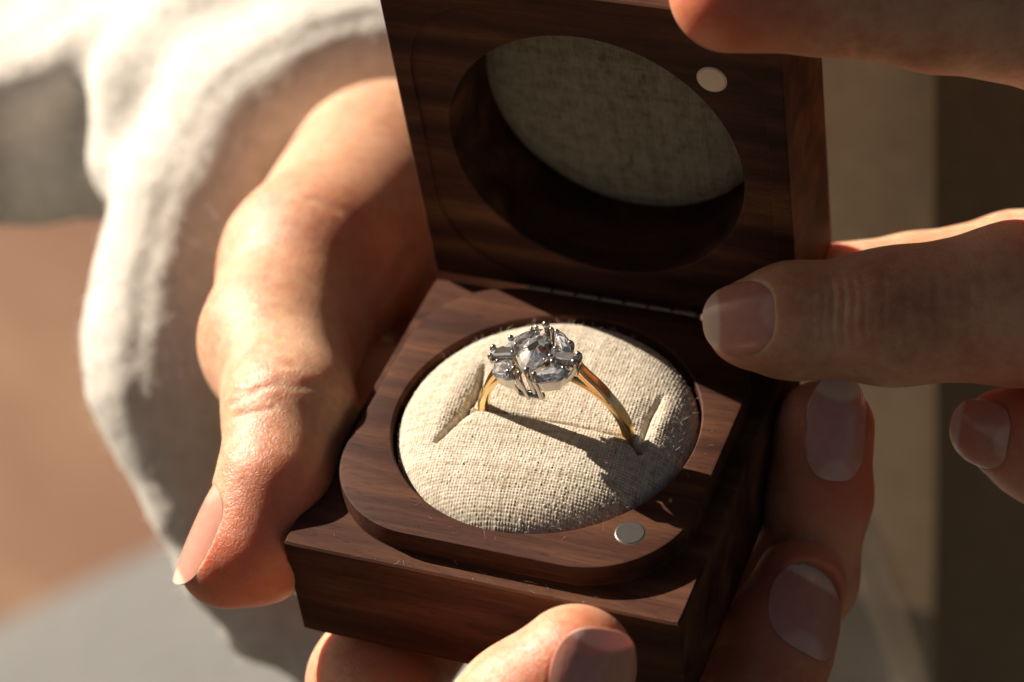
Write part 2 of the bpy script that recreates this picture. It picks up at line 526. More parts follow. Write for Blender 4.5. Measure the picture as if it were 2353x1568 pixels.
def disc_part(name, pts_fn, r, hgt, mat, parent):
    a = np.linspace(0, 2 * np.pi, 48, endpoint=False)
    loops = []
    for rr_, z in ((r + 0.14, -0.3), (r + 0.13, 0.012), (r + 0.02, 0.02), (r, 0.03), (r - 0.01, hgt), (r - 0.07, hgt + 0.04)):
        loops.append(pts_fn(rr_ * np.cos(a), rr_ * np.sin(a), z + 0 * a))
    V, F = loft(loops)
    return mesh(name, V, F, mat, parent, True, 22)
disc_part("magnet", lambda a, b, z: np.stack([41.1 + a, 9.55 + b, PH + z], -1), 1.72, 0.05, DARKENED_STEEL, box)
disc_part("magnet", lambda a, b, z: lid_pt(41.3 + a, 40.7 - b, 0.35 - z), 1.72, 0.05, STEEL, lid)
hr, hy, hz = 0.85, 49.85, 0.8
hinge = Build().tube([(13.3, hy, hz), (36.9, hy, hz)], 0.45, 12).build("hinge", BRASS, box, True, 40)
for k in range(7):
    x0 = 13.5 + k * 3.3
    P = [(x0 + 0.10, hy, hz), (x0 + 0.16, hy, hz), (x0 + 3.04, hy, hz), (x0 + 3.10, hy, hz)]
    Build().tube(P, [hr - 0.08, hr, hr, hr - 0.08], 20).build("hinge_knuckle", BRASS, hinge, True, 40)

# ------------------------------------------------------------------ the ring
RO = np.array([27.3, 22.8, 4.9]); RPHI = math.radians(6.5)
def rw(P):
    P = np.asarray(P, float)
    c, s = math.cos(RPHI), math.sin(RPHI)
    return np.stack([P[..., 0] * c - P[..., 2] * s, P[..., 1], P[..., 0] * s + P[..., 2] * c], -1) + RO

ring = empty("engagement_ring", RO + np.array([0, 0, -10.0]))
tag(ring, "yellow gold engagement ring with a diamond cluster, standing upright in the cushion slit", "ring")

def swept(center_fn, n, closed, prof_fn):
    """Sweep a profile (radial, y) along angles; centre line in the ring's own XZ plane."""
    loops = [rw(np.array(prof_fn(i / (n if closed else n - 1)))) for i in range(n)]
    if closed: loops.append(loops[0])
    return loops

def hoop_profile(f):
    a = 2 * np.pi * f                          # 0 at the top
    top = 0.5 + 0.5 * math.cos(a)
    w = 0.88 - 0.08 * top                      # half width
    th = 1.30 - 0.42 * top ** 6
    ri = 8.75
    out = []
    for yy, rr_ in ((-1, 0.15), (-1, 0.62), (-0.82, 0.90), (-0.5, 1.0), (-0.2, 0.88), (0, 0.80), (0.2, 0.88), (0.5, 1.0), (0.82, 0.90), (1, 0.62), (1, 0.15), (0.7, 0.0), (0, -0.03), (-0.7, 0.0)):
        R_ = ri + th * rr_
        out.append((R_ * math.sin(a), yy * w, R_ * math.cos(a)))
    return out
V, F = loft(swept(None, 160, True, hoop_profile), False, False)
band = mesh("band", V, F, GOLD, ring, True, 50)

def branch(sx):
    """The upper arm of the split shoulder, rising from the hoop to the side of the head."""
    P0, P1, P2, P3 = np.array([8.15, 4.9]), np.array([7.2, 7.2]), np.array([4.9, 8.5]), np.array([4.35, 11.35])
    loops = []
    for t in np.linspace(0, 1, 22):
        c = (1 - t) ** 3 * P0 + 3 * (1 - t) ** 2 * t * P1 + 3 * (1 - t) * t * t * P2 + t ** 3 * P3
        d = 3 * (1 - t) ** 2 * (P1 - P0) + 6 * (1 - t) * t * (P2 - P1) + 3 * t * t * (P3 - P2); d /= np.linalg.norm(d)
        nrm = np.array([-d[1], d[0]])
        w, th = 0.90 - 0.12 * t, 0.18 + 0.42 * min(1, t / 0.45) ** 0.8
        lp = []
        for b in np.linspace(0, 2 * np.pi, 16, endpoint=False):
            cy_, cn = math.cos(b), math.sin(b)
            yy = math.copysign(abs(cy_) ** 0.6, cy_) * w; nn = math.copysign(abs(cn) ** 0.6, cn) * th
            if abs(yy) < 0.35 * w and nn < 0: nn *= 0.75
            lp.append((sx * (c[0] + nrm[0] * nn), yy, c[1] + nrm[1] * nn))
        loops.append(rw(np.array(lp if sx > 0 else lp[::-1])))
    V, F = loft(loops)
    mesh("shoulder", V, F, GOLD, ring, True, 50)
branch(1); branch(-1)

HZ = 11.6                                     # girdle height of the stones
def slope(P, k=0.12):
    P = np.array(P, float); r = np.hypot(P[:, 0], P[:, 1])
    P[:, 2] -= k * np.clip(r - 1.8, 0, 9)
    return P

def gem(outline, table, crown, pav, z=0.0, step=False, grow=1.0):
    o = np.array(outline, float); o = o.mean(0) + (o - o.mean(0)) * grow
    if not step:                               # brilliant cut: double the outline and ease its corners
        o = np.stack([o, (o + np.roll(o, -1, 0)) / 2 * 1.0], 1).reshape(-1, 2)
    c = o.mean(0)
    L = lambda k, zz, sh=0: np.column_stack([c + (o - c) * k if not sh else c + ((o + np.roll(o, -1, 0)) / 2 - c) * k, np.full(len(o), HZ + z + zz)])
    if step:
        loops = [L(table, crown), L((1 + table) / 2 + 0.06, crown * 0.62), L(1, 0.06), L(1, -0.06), L(0.66, -pav * 0.55), L(0.12, -pav)]
    else:
        loops = [L(table, crown), L(table * 0.55 + 0.45, crown * 0.72, 1), L(table * 0.25 + 0.75, crown * 0.42), L(1, 0.05), L(1, -0.05), L(0.72, -pav * 0.42, 1), L(0.38, -pav * 0.72), L(0.05, -pav)]
    loops = [rw(slope(l)) for l in loops]
    V, F = loft(loops)
    T = []
    for i, f in enumerate(F):                  # triangulate the side quads: crisp facets
        if len(f) == 4 and not step: T += [(f[0], f[1], f[2]), (f[0], f[2], f[3])] if i % 2 else [(f[0], f[1], f[3]), (f[1], f[2], f[3])]
        else: T.append(f)
    return mesh("diamond", V, [f[::-1] for f in T], GEM, ring, False)

def ell(cx, cy, a, b, n, rot=0.0, p=2.0):
    th = np.linspace(0, 2 * np.pi, n, endpoint=False) + rot
    return np.stack([cx + a * np.sign(np.cos(th)) * np.abs(np.cos(th)) ** (2 / p), cy + b * np.sign(np.sin(th)) * np.abs(np.sin(th)) ** (2 / p)], -1)

gem([(0, 3.25), (-0.95, 2.5), (-1.75, 1.2), (-2.05, -0.3), (-1.75, -1.8), (-0.95, -3.0), (0, -3.6), (0.95, -3.0), (1.75, -1.8), (2.05, -0.3), (1.75, 1.2), (0.95, 2.5)][::-1], 0.34, 0.95, 1.7, 0.35)
gem([(-5.55, 0.0), (-2.35, 0.3), (-2.35, -1.35), (-5.55, -1.5)][::-1], 0.60, 0.42, 1.1, 0.32, True, 1.1)
gem([(5.55, 0.05), (2.35, 0.3), (2.35, -1.35), (5.55, -1.5)], 0.60, 0.42, 1.1, 0.32, True, 1.1)
gem([(-1.15, 4.0), (-2.0, 3.75), (-3.9, 1.95), (-4.1, 1.0), (-3.1, 0.75), (-1.75, 2.2)], 0.40, 0.6, 1.1, 0.08, grow=1.22)
gem([(1.15, 4.0), (2.0, 3.75), (3.9, 1.95), (4.1, 1.0), (3.1, 0.75), (1.75, 2.2)][::-1], 0.40, 0.6, 1.1, 0.08, grow=1.22)
gem([(-1.1, -4.5), (-2.0, -4.7), (-4.0, -3.9), (-4.6, -2.4), (-3.1, -1.75), (-1.85, -2.9)][::-1], 0.40, 0.6, 1.1, 0.05, grow=1.18)
gem([(1.1, -4.5), (2.0, -4.7), (4.3, -3.9), (4.8, -2.4), (3.1, -1.75), (1.85, -2.9)], 0.40, 0.6, 1.1, 0.05, grow=1.18)

def gallery(outline, z0, z1, k0, k1, wall=0.18):
    """A thin collet wall under a stone."""
    o = np.array(outline, float); c = o.mean(0)
    n = 4
    dense = np.concatenate([o[i] + (o[(i + 1) % len(o)] - o[i]) * np.linspace(0, 1, n, endpoint=False)[:, None] for i in range(len(o))])
    L = lambda k, z, w: np.column_stack([c + (dense - c) * k * (1 + w), np.full(len(dense), z)])
    return [slope(L(k0, z0, -0.10)), slope(L(k0, z0, 0)), slope(L(k1, z1, 0)), slope(L(k1, z1, -0.10)), slope(L(k0, z0, -0.10))]

gal = Build()
for out in ([(0, 3.3), (-1.75, 1.3), (-2.1, -0.3), (-1.75, -1.8), (0, -3.7), (1.75, -1.8), (2.1, -0.3), (1.75, 1.3)],
            [(-5.7, 0.05), (-5.7, -1.6), (-2.7, -1.45), (-2.7, 0.35)], [(5.7, 0.05), (2.7, 0.35), (2.7, -1.45), (5.7, -1.6)],
            [(-1.1, 4.1), (-2.1, 3.85), (-4.0, 2.0), (-4.2, 1.0), (-3.1, 0.7), (-1.7, 2.2)], [(1.1, 4.1), (1.7, 2.2), (3.1, 0.7), (4.2, 1.0), (4.0, 2.0), (2.1, 3.85)],
            [(-1.1, -4.6), (-1.8, -2.8), (-3.1, -1.7), (-4.7, -2.4), (-4.1, -4.0), (-2.1, -4.8)], [(1.1, -4.6), (2.1, -4.8), (4.4, -4.0), (4.9, -2.4), (3.1, -1.7), (1.8, -2.8)]):
    Vg, Fg = loft([rw(l) for l in gallery(out, HZ - 1.7, HZ - 0.12, 0.72, 1.0)], False, False)
    gal.add(Vg, Fg)
gal.build("setting", WHITE_GOLD, ring, True, 40)

def prong(x, y, top=0.75, r=0.235, conv=0.62, bot=8.3, bx=None, by=None):
    rr_ = math.hypot(x, y); zt = HZ + top - 0.12 * max(0, rr_ - 1.8)
    a = np.array([x * conv if bx is None else bx, y * conv if by is None else by, bot]); m_ = np.array([x * 1.03, y * 1.03, zt - 0.75]); b = np.array([x * 0.95, y * 0.95, zt])
    P, R = [], []
    for t in np.linspace(0, 1, 8):
        P.append((1 - t) ** 2 * a + 2 * (1 - t) * t * (m_ * 1.0 + (m_ - a) * 0.15) + t * t * b); R.append(r * (0.85 + 0.15 * t))
    R[-1] = r * 1.12
    d = (P[-1] - P[-2]) / np.linalg.norm(P[-1] - P[-2])
    for t in (0.4, 0.75, 0.95, 1.0): P.append(b + d * r * 1.12 * t); R.append(r * 1.12 * math.sqrt(max(0, 1 - t * t)) + 1e-3)
    Build().tube(rw(np.array(P)), R, 12).build("prong", WHITE_GOLD, ring, True, 60)

for pr in ((-0.1, 4.25, 1.2, 0.40), (-1.35, 3.95, .8), (-1.95, 3.75, .7), (0.75, 3.85, .8), (1.5, 3.7, .7), (-4.05, 1.75, .75, .33), (4.05, 1.75, .7, .33),
           (-5.75, -0.15, .8, .34), (-5.65, -1.5, .7), (-2.65, 0.1, .95), (-2.55, -1.25, .9), (5.75, -0.1, .8, .34), (5.7, -1.45, .7, .40), (2.7, 0.1, .9), (2.65, -1.35, .9, .32),
           (-4.35, -2.3, .5), (4.6, -2.5, .5), (3.2, -2.2, .9, .34)):
    prong(*pr)
for pr in ((-2.05, -4.35, .75, .32, .8, 8.2), (-1.25, -4.15, 1.1, .34, .8, 7.9), (-0.45, -4.6, .85, .32, .85, 7.7), (0.55, -4.3, 1.15, .36, .8, 7.7), (1.55, -4.6, .85, .34, .85, 8.0)):
    prong(*pr)
Build().pill(rw([-1.3, -3.5, 8.1]), rw([1.2, -3.6, 8.0]), 0.5, 0.5).build("bridge", WHITE_GOLD, ring, True, 60)

# ------------------------------------------------------------------ solid modelling of the hands and the sleeve
def smin(a, b, k):
    if k <= 0: return np.minimum(a, b)
    h = np.maximum(k - np.abs(a - b), 0) / k
    return np.minimum(a, b) - h * h * k * 0.25

def cone_d(P, a, b, ra, rb):
    ab = b - a; t = np.clip((P - a) @ ab / (ab @ ab), 0, 1)
    return np.linalg.norm(P - a - t[:, None] * ab, axis=1) - (ra + t * (rb - ra))

class Solid:
    """Chains of round-ended cones blended into one skin; pockets are cut for the nails."""
    def __init__(self, k=0.8): self.chains, self.k, self.nails = [], k, []
    def chain(self, pts, k=2.0):
        self.chains.append(([(np.array(p[:3], float), p[3]) for p in pts], k)); return self
    def cam_chain(self, pts, k=2.0): return self.chain([(*at(u, v, d), r) for u, v, d, r in pts], k)
    def raw(self, P):
        f = None
        for pts, k in self.chains:
            g = None
            if len(pts) == 1: g = np.linalg.norm(P - pts[0][0], axis=1) - pts[0][1]
            for (a, ra), (b, rb) in zip(pts[:-1], pts[1:]):
                d = cone_d(P, a, b, ra, rb); g = d if g is None else smin(g, d, k)
            f = g if f is None else smin(f, g, self.k)
        return f
    def __call__(self, P):
        f = self.raw(P)
        for nl in self.nails: f = -smin(-f, nl.cut(P), 0.5)
        return f

class Nail:
    def __init__(self, solid, name_pos, axis, normal, length, width, rb=6.0, ra=22.0, sink=0.15, over=0.0, conform=True):
        self.ax = axis / np.linalg.norm(axis)
        nn = normal - self.ax * (normal @ self.ax); self.nn = nn / np.linalg.norm(nn)
        self.bb = np.cross(self.nn, self.ax)
        p = name_pos + self.nn * 25
        for _ in range(60): p = p - self.nn * float(solid.raw(p[None])[0])
        g = grad(solid.raw, p[None])[0]
        if conform:
            self.ax = self.ax - g * (self.ax @ g); self.ax /= np.linalg.norm(self.ax)
            self.nn = g
        self.bb = np.cross(self.nn, self.ax)
        self.c = p - self.nn * sink
        self.L, self.W, self.rb, self.ra, self.over = length, width, rb, ra, over
    def surf(self, a, b): return -b * b / (2 * self.rb) - a * a / (2 * self.ra)
    def local(self, P):
        q = P - self.c
        return q @ self.ax, q @ self.bb, q @ self.nn
    def cut(self, P):
        a, b, c = self.local(P)
        e = (np.abs(a / (self.L / 2 - 0.15)) ** 2.6 + np.abs(b / (self.W / 2 - 0.15)) ** 2.6) ** (1 / 2.6)
        out = (e - 1) * self.W / 2
        return np.maximum(out, (self.surf(a, b) - 0.06) - c)
    def build(self, parent, white=0.30, pointy=0.0):
        nr, na = 16, 56
        V, tip, moon, across = [], [], [], []
        th = np.linspace(0, 2 * np.pi, na, endpoint=False)
        for side in (0, 1):
            for i in range(nr + 1):
                r = i / nr
                for t_ in th:
                    ca, sa = math.cos(t_), math.sin(t_)
                    a = math.copysign(abs(ca) ** (2 / 2.6), ca) * r; b = math.copysign(abs(sa) ** (2 / 2.6), sa) * r
                    if a > 0: b *= 1 - pointy * a * a
                    aa = a * self.L / 2 * (1 + (self.over if a > 0 else 0)); bb = b * self.W / 2
                    c = self.surf(aa, bb) + (0.16 if side == 0 else -0.16) - (0.12 * r ** 6 if side == 0 else 0)
                    V.append(self.c + self.ax * aa + self.bb * bb + self.nn * c)
                    line = 1 - 2 * white + 0.28 * (abs(b)) ** 2
                    moon.append(0.4 * min(1, max(0, (0.50 - math.hypot(a + 1.05, b * 0.8)) / 0.12))); across.append(b)
                    tip.append(0.7 * min(1, max(0, (a - line) / 0.08 + 0.5)))
        F = []
        n1 = (nr + 1) * na
        for i in range(nr):
            for j in range(na):
                k = (j + 1) % na
                F.append((i * na + j, (i + 1) * na + j, (i + 1) * na + k, i * na + k))
                F.append((n1 + i * na + k, n1 + (i + 1) * na + k, n1 + (i + 1) * na + j, n1 + i * na + j))
        for j in range(na):
            k = (j + 1) % na
            F.append((nr * na + j, n1 + nr * na + j, n1 + nr * na + k, nr * na + k))
        return mesh("fingernail", V, np.array(F), NAIL, parent, True, 50, {"tip": tip, "moon": moon, "across": across})

def surface_nets(fn, lo, hi, h):
    lo, hi = np.asarray(lo, float), np.asarray(hi, float)
    nb = np.ceil((hi - lo) / (4 * h)).astype(int)
    g = [lo[i] + 4 * h * (np.arange(nb[i]) + 0.5) for i in range(3)]
    G = np.stack(np.meshgrid(*g, indexing='ij'), -1).reshape(-1, 3)
    fc = np.concatenate([fn(G[i:i + 200000]) for i in range(0, len(G), 200000)]).reshape(nb)
    n = nb * 4 + 1
    Fd = np.repeat(np.repeat(np.repeat(fc, 4, 0), 4, 1), 4, 2)
    Fd = np.pad(Fd, ((0, 1),) * 3, mode='edge').astype(np.float32)
    act = np.abs(fc) < 4 * h * 1.9
    A = np.pad(np.repeat(np.repeat(np.repeat(act, 4, 0), 4, 1), 4, 2), ((0, 1),) * 3, mode='edge')
    I = np.argwhere(A)
    P = lo + I * h
    Fd[A] = np.concatenate([fn(P[i:i + 300000]) for i in range(0, len(P), 300000)])
    s = Fd < 0
    C = [s[a:n[0] - 1 + a, b:n[1] - 1 + b, c:n[2] - 1 + c] for a in (0, 1) for b in (0, 1) for c in (0, 1)]
    cnt = sum(c.astype(np.int8) for c in C)
    cell = np.argwhere((cnt > 0) & (cnt < 8))
    off = np.array([(a, b, c) for a in (0, 1) for b in (0, 1) for c in (0, 1)])
    vals = np.stack([Fd[cell[:, 0] + o[0], cell[:, 1] + o[1], cell[:, 2] + o[2]] for o in off], -1)
    acc = np.zeros((len(cell), 3)); w = np.zeros(len(cell))
    for i in range(8):
        for j in range(i + 1, 8):
            if np.abs(off[i] - off[j]).sum() != 1: continue
            fa, fb = vals[:, i], vals[:, j]; k = (fa < 0) != (fb < 0)
            t = np.where(k, fa / np.where(fa - fb == 0, 1, fa - fb), 0)[:, None]
            acc += np.where(k[:, None], off[i] + t * (off[j] - off[i]), 0); w += k
    V = lo + (cell + acc / w[:, None]) * h
    vid = -np.ones(n - 1, int); vid[tuple(cell.T)] = np.arange(len(cell))
    Q = []
    for ax in range(3):
        o1, o2 = [(1, 2), (2, 0), (0, 1)][ax]
        sl = [slice(0, None)] * 3; a = [slice(None)] * 3; b = [slice(None)] * 3
        a[ax], b[ax] = slice(0, -1), slice(1, None)
        ed = np.argwhere(s[tuple(a)] != s[tuple(b)])
        ed = ed[(ed[:, o1] > 0) & (ed[:, o2] > 0) & (ed[:, o1] < n[o1] - 1) & (ed[:, o2] < n[o2] - 1)]
        e1, e2 = np.zeros(3, int), np.zeros(3, int); e1[o1] = 1; e2[o2] = 1
        q = np.stack([vid[tuple((ed - x_).T)] for x_ in (e1 + e2, e2, 0 * e1, e1)], -1)
        inside = s[tuple(ed.T)]
        q[~inside] = q[~inside][:, ::-1]
        Q.append(q)
    return V, np.concatenate(Q)

def subdivide(V, Q):
    E = np.sort(np.stack([Q, np.roll(Q, -1, 1)], -1).reshape(-1, 2), 1)
    U, inv = np.unique(E[:, 0].astype(np.int64) * len(V) + E[:, 1], return_inverse=True)
    ev = (V[U // len(V)] + V[U % len(V)]) / 2
    fv = V[Q].mean(1)
    ei = inv.reshape(-1, 4) + len(V); fi = np.arange(len(Q)) + len(V) + len(U)
    newQ = np.concatenate([np.stack([Q[:, k], ei[:, k], fi, ei[:, k - 1]], -1) for k in range(4)])
    return np.concatenate([V, ev, fv]), newQ

def grad(fn, V, e=0.05):
    f = [fn(V + e * np.eye(3)[i]) - fn(V - e * np.eye(3)[i]) for i in range(3)]
    g = np.stack(f, -1); return g / (np.linalg.norm(g, axis=1)[:, None] + 1e-12)

def project(fn, V, steps=2):
    for _ in range(steps):
        g = grad(fn, V); V = V - np.clip(fn(V), -0.5, 0.5)[:, None] * g
    return V

def uv_of(V):
    q = V - CAM; z = q @ FW
    return CX + FPX * (q @ RT) / z, CY - FPX * (q @ UP) / z, z

def creases(V, nrm, lines):
    """Press skin folds into the surface: each line is given where it is seen, with its width and depth in mm."""
    u, v, z = uv_of(V)
    facing = (nrm @ -FW) > -0.15
    disp = np.zeros(len(V))
    for pts, w, dep, zmax in lines:
        lo_u, hi_u = min(p[0] for p in pts) - 60, max(p[0] for p in pts) + 60
        lo_v, hi_v = min(p[1] for p in pts) - 60, max(p[1] for p in pts) + 60
        k = np.where(facing & (u > lo_u) & (u < hi_u) & (v > lo_v) & (v < hi_v) & (z < zmax))[0]
        if len(k) == 0: continue
        d, t = seg_dist(u[k], v[k], pts)
        d = d / FPX * z[k]
        prof = np.sin(np.pi * np.clip(t, 0.0, 1.0)) ** 0.5
        disp[k] -= prof * dep * (np.exp(-(d / w) ** 2) - 0.35 * np.exp(-((d - 1.9 * w) / w) ** 2))
    return V + nrm * disp[:, None]

def hand_mesh(name, solid, lo, hi, h, lines, reds, parent):
    V, Q = surface_nets(solid, lo, hi, h)
    V = project(solid, V, 2)
    V, Q = subdivide(V, Q)
    V = project(solid, V, 1)
    g = grad(solid, V)
    V = creases(V, g, lines)
    red = np.zeros(len(V))
    for c, r, s_ in reds: red = np.maximum(red, s_ * np.exp(-(np.linalg.norm(V - c, axis=1) / r) ** 2))
    return mesh(name, V, Q, SKIN, parent, True, None, {"red": red})

person = empty("person", (150, 260, -1000))
tag(person, "person in cream fleece sweater and dark open coat, both hands holding the ring box open", "person")

# the hand under the box: thumb along its left side, index on the front, two fingers up the right side
RH = Solid(0.9)
thumb = [(905, 447, 374, 17.2), (722, 620, 347, 12.5), (646, 785, 335, 10.2), (666, 950, 317, 7.7), (634, 1112, 310, 6.6), (582, 1258, 308.5, 6.5), (506, 1300, 308, 4.9)]
RH.cam_chain(thumb, 4.0)
RH.chain([(*at(905, 447, 374), 16.6), (*at(1130, 420, 400), 17.0), (*at(1230, 260, 470), 19.0)], 4.0)
RH.chain([(*at(905, 447, 374), 14.5), (0, 58, -24, 11.5), (14, 34, -29, 11.5), (30, 30, -30, 11.0)], 4.0)
RH.chain([(-8, 42, -20, 10.0), (8, 20, -27, 9.0), (*at(860, 1570, 317), 8.1), (*at(930, 1760, 300), 7.8), (*at(1060, 1760, 290), 7.8), (*at(1200, 1630, 282.5), 7.2), (*at(1322, 1530, 281), 6.9)], 2.5)
RH.chain([(14, 34, -29, 10.0), (38, 12, -36, 8.6), (*at(1735, 1640, 303), 7.4), (*at(1782, 1480, 307), 6.9), (*at(1838, 1345, 311), 5.9)], 2.0)
RH.chain([(14, 44, -29, 10.0), (44, 30, -35, 8.2), (*at(1845, 1330, 319), 6.7), (*at(1882, 1140, 314.5), 6.4), (*at(1895, 985, 312), 6.2)], 2.0)
rn = [Nail(RH, at(556, 1262, 309), cdir(-0.40, -0.915, -0.02), cdir(-0.85, 0.38, 0.30), 12.2, 9.8, 6.4, 80, 0.12, 0.12, False),
      Nail(RH, at(1362, 1560, 280), cdir(0.16, 0.98, -0.10), cdir(0.08, -0.04, 1.0), 11.4, 10.2, 7.0, 26, 0.25),
      Nail(RH, at(1848, 1366, 310), cdir(0.52, 0.85, 0.05), cdir(0.08, -0.10, 0.98), 12.6, 10.6, 7.6, 30, 0.3, 0.06),
      Nail(RH, at(1908, 985, 312), cdir(0.07, 1.0, -0.05), cdir(0.08, 0.02, 1.0), 13.0, 8.0, 5.2, 30, 0.32)]
RH.nails = rn
fold = [([(530, 905), (575, 900), (640, 880), (700, 892)], 0.45, 0.12, 330), ([(520, 935), (560, 915), (600, 905)], 0.4, 0.11, 330),
        ([(690, 880), (735, 890), (775, 925), (800, 965)], 0.7, 0.16, 330), ([(545, 885), (600, 868), (680, 862)], 0.4, 0.07, 330),
        ([(560, 860), (620, 842), (690, 838)], 0.5, 0.15, 330), ([(530, 960), (580, 950), (640, 935)], 0.45, 0.15, 330), ([(705, 915), (740, 930), (770, 965)], 0.5, 0.15, 330),
        ([(950, 560), (920, 620), (890, 700)], 1.0, 0.6, 400), ([(1000, 630), (930, 690), (880, 780)], 0.9, 0.5, 400), ([(700, 455), (730, 458), (760, 475), (785, 490)], 0.5, 0.2, 400)]
red = [(at(540, 1300, 304), 9.0, 0.65), (at(690, 1170, 304), 9.0, 0.5), (at(1260, 1560, 277), 8.0, 0.45), (at(1370, 1500, 274), 8.0, 0.45), (at(1000, 1560, 305), 14.0, 0.5),  # ruddy fingertips, plus painted red where the skin glows in shade
       (at(1985, 1060, 310), 12.0, 0.9), (at(1800, 1380, 305), 14.0, 0.75), (at(880, 620, 345), 16.0, 0.35)]
rhand = hand_mesh("hand", RH, (-72, -32, -62), (78, 150, 36), 0.6, fold, red, person)
rn[0].build(rhand, 0.13, 0.0); rn[1].build(rhand, 0.2); rn[2].build(rhand, 0.25, 0.25); rn[3].build(rhand, 0.24, 0.1)

# the hand that opens the lid
LH = Solid(0.6)
LH.cam_chain([(1680, -22, 280, 7.0), (1900, -32, 283, 7.6), (2150, 10, 286, 7.5), (2450, 55, 292, 8.2), (2720, 260, 304, 9.5)], 2.0)
LH.cam_chain([(1722, 746, 305.5, 5.3), (1812, 738, 305, 6.75), (2050, 728, 303, 8.0), (2353, 697, 302, 9.7), (2700, 650, 306, 10.5)], 2.5)
LH.cam_chain([(2300, 990, 309, 5.0), (2390, 1015, 308, 7.4), (2560, 1000, 308, 8.2), (2760, 860, 312, 9.0)], 2.0)
LH.cam_chain([(1935, 645, 327, 5.0), (2100, 632, 326, 5.2), (2330, 603, 327, 6.4), (2700, 600, 322, 9.5)], 2.0)
LH.cam_chain([(2720, 260, 304, 9.5), (2730, 650, 310, 11.5), (2790, 860, 314, 10.0)], 4.0)
LH.cam_chain([(2730, 450, 308, 11.0), (3200, 560, 318, 17.0), (3600, 620, 330, 19.0)], 6.0)
ln = [Nail(LH, at(1650, -60, 280), cdir(-0.97, 0.1, -0.2), cdir(-0.10, 0.98, 0.15), 12.0, 10.0, 6.0, 26, 0.15),
      Nail(LH, at(1694, 728, 303), cdir(-0.995, -0.05, -0.10), cdir(-0.10, 0.06, 0.99), 9.8, 9.0, 5.6, 24, 0.15),
      Nail(LH, at(2250, 975, 309), cdir(-0.90, 0.15, -0.25), cdir(-0.42, -0.25, 0.75), 9.5, 8.4, 5.4, 24, 0.1)]
LH.nails = ln
fold = []
for k, (uu, w_, d_) in enumerate([(1868, .35, .10), (1890, .4, .20), (1912, .45, .26), (1936, .45, .26), (1960, .4, .18), (1985, .35, .12), (2030, .35, .10), (2080, .35, .10), (2120, .4, .10), (2150, .4, .10), (2185, .4, .09), (2225, .4, .09), (2262, .4, .09)]):
    fold.append(([(uu - 8, 615 + 6 * (k % 3)), (uu + 4, 680), (uu - 3, 750), (uu + 8, 815 - 7 * (k % 2))], w_, d_, 330))
fold.append(([(1955, 124), (1975, 118), (1990, 126)], 1.0, 0.5, 330))
red = [(at(1640, 60, 275), 9.0, 0.7), (at(2300, 930, 303), 9.0, 0.7), (at(1700, 690, 300), 5.0, 0.2)]
lhand = hand_mesh("hand", LH, (18, 20, -45), (170, 130, 80), 0.6, fold, red, person)
ln[0].build(lhand, 0.2); ln[1].build(lhand, 0.26); ln[2].build(lhand, 0.22)

# the sweater: one rolled cuff and sleeve round the near wrist, running back to the shoulder
SW = Solid(5.0)
cuff = [(1100, 160, 404, 14.0), (900, 165, 402, 14.5), (740, 200, 399, 15.5), (600, 300, 396, 16.5), (490, 470, 394, 14.8), (445, 640, 393, 14.6), (425, 800, 393, 15.0), (412, 905, 392, 12.8),
        (420, 1020, 391, 8.6), (444, 1150, 390, 6.2), (508, 1300, 390, 5.4), (604, 1430, 392, 5.4), (760, 1500, 394, 6.0), (950, 1520, 398, 6.0)]
SW.cam_chain(cuff, 4.0)
for uf, vf in ((-420, 250), (-260, 240), (-110, 235), (20, 225), (120, 185), (215, 135), (300, 95), (410, 40), (520, 10), (640, -10), (760, -20), (880, -20)):   # the forearm's upper side, folds running back
    SW.cam_chain([(uf, vf, 414, 7.0), (uf - 40, vf - 190, 436, 8.0), (uf - 70, vf - 420, 462, 10.0)], 4.0)
SW.cam_chain([(345, 360, 404, 10.0), (400, 200, 404, 12.0), (530, 80, 407, 13.0), (760, -30, 412, 14.0)], 5.0)
SW.cam_chain([(560, 330, 430, 13.0), (330, 345, 424, 11.5), (60, 355, 426, 11.0), (-420, 380, 440, 14.0)], 5.0)
SW.cam_chain([(720, 1020, 436, 16.0), (680, 640, 440, 20.0), (560, 360, 438, 17.0)], 5.0)
el = at(-420, 260, 440)
SW.chain([(*el, 27), (-245, 175, -25, 36), (-170, 215, 120, 46), (-40, 270, 300, 58)], 14.0)
sp = [(900, -70, 378), (700, -20, 374), (560, 50, 372), (440, 150, 371), (362, 300, 372), (322, 470, 373), (298, 640, 374), (290, 780, 375), (298, 880, 376), (330, 1000, 378)]
SEAM = np.array([at(*s_) for s_ in sp])
SEAM = np.concatenate([SEAM[i] + (SEAM[i + 1] - SEAM[i]) * np.linspace(0, 1, 6, endpoint=False)[:, None] for i in range(len(SEAM) - 1)])
SEAM = project(SW, SEAM, 60)
def sleeve_fn(P):
    f = SW(P)
    f = f + 0.35 * np.sin(P[:, 0] * 0.31 + P[:, 2] * 0.23) * np.sin(P[:, 1] * 0.27 - P[:, 2] * 0.19) + 0.12 * np.sin(P[:, 0] * 1.3 + P[:, 1] * 0.8) * np.sin(P[:, 2] * 1.5)
    near = np.where(np.abs(f) < 6)[0]
    if len(near):
        d2 = np.full(len(near), 1e9)
        for a_, b_ in zip(SEAM[:-1], SEAM[1:]):
            d2 = np.minimum(d2, cone_d(P[near], a_, b_, 0, 0))
        f[near] += 0.55 * np.exp(-(d2 / 0.9) ** 2) - 0.15 * np.exp(-((d2 - 2.4) / 1.3) ** 2)
    return f
V, Q = surface_nets(sleeve_fn, (-300, 0, -90), (40, 340, 370), 1.4)
sleeve = mesh("sweater_sleeve", V, Q, FLEECE, person, True)
Gn = grad(sleeve_fn, V)
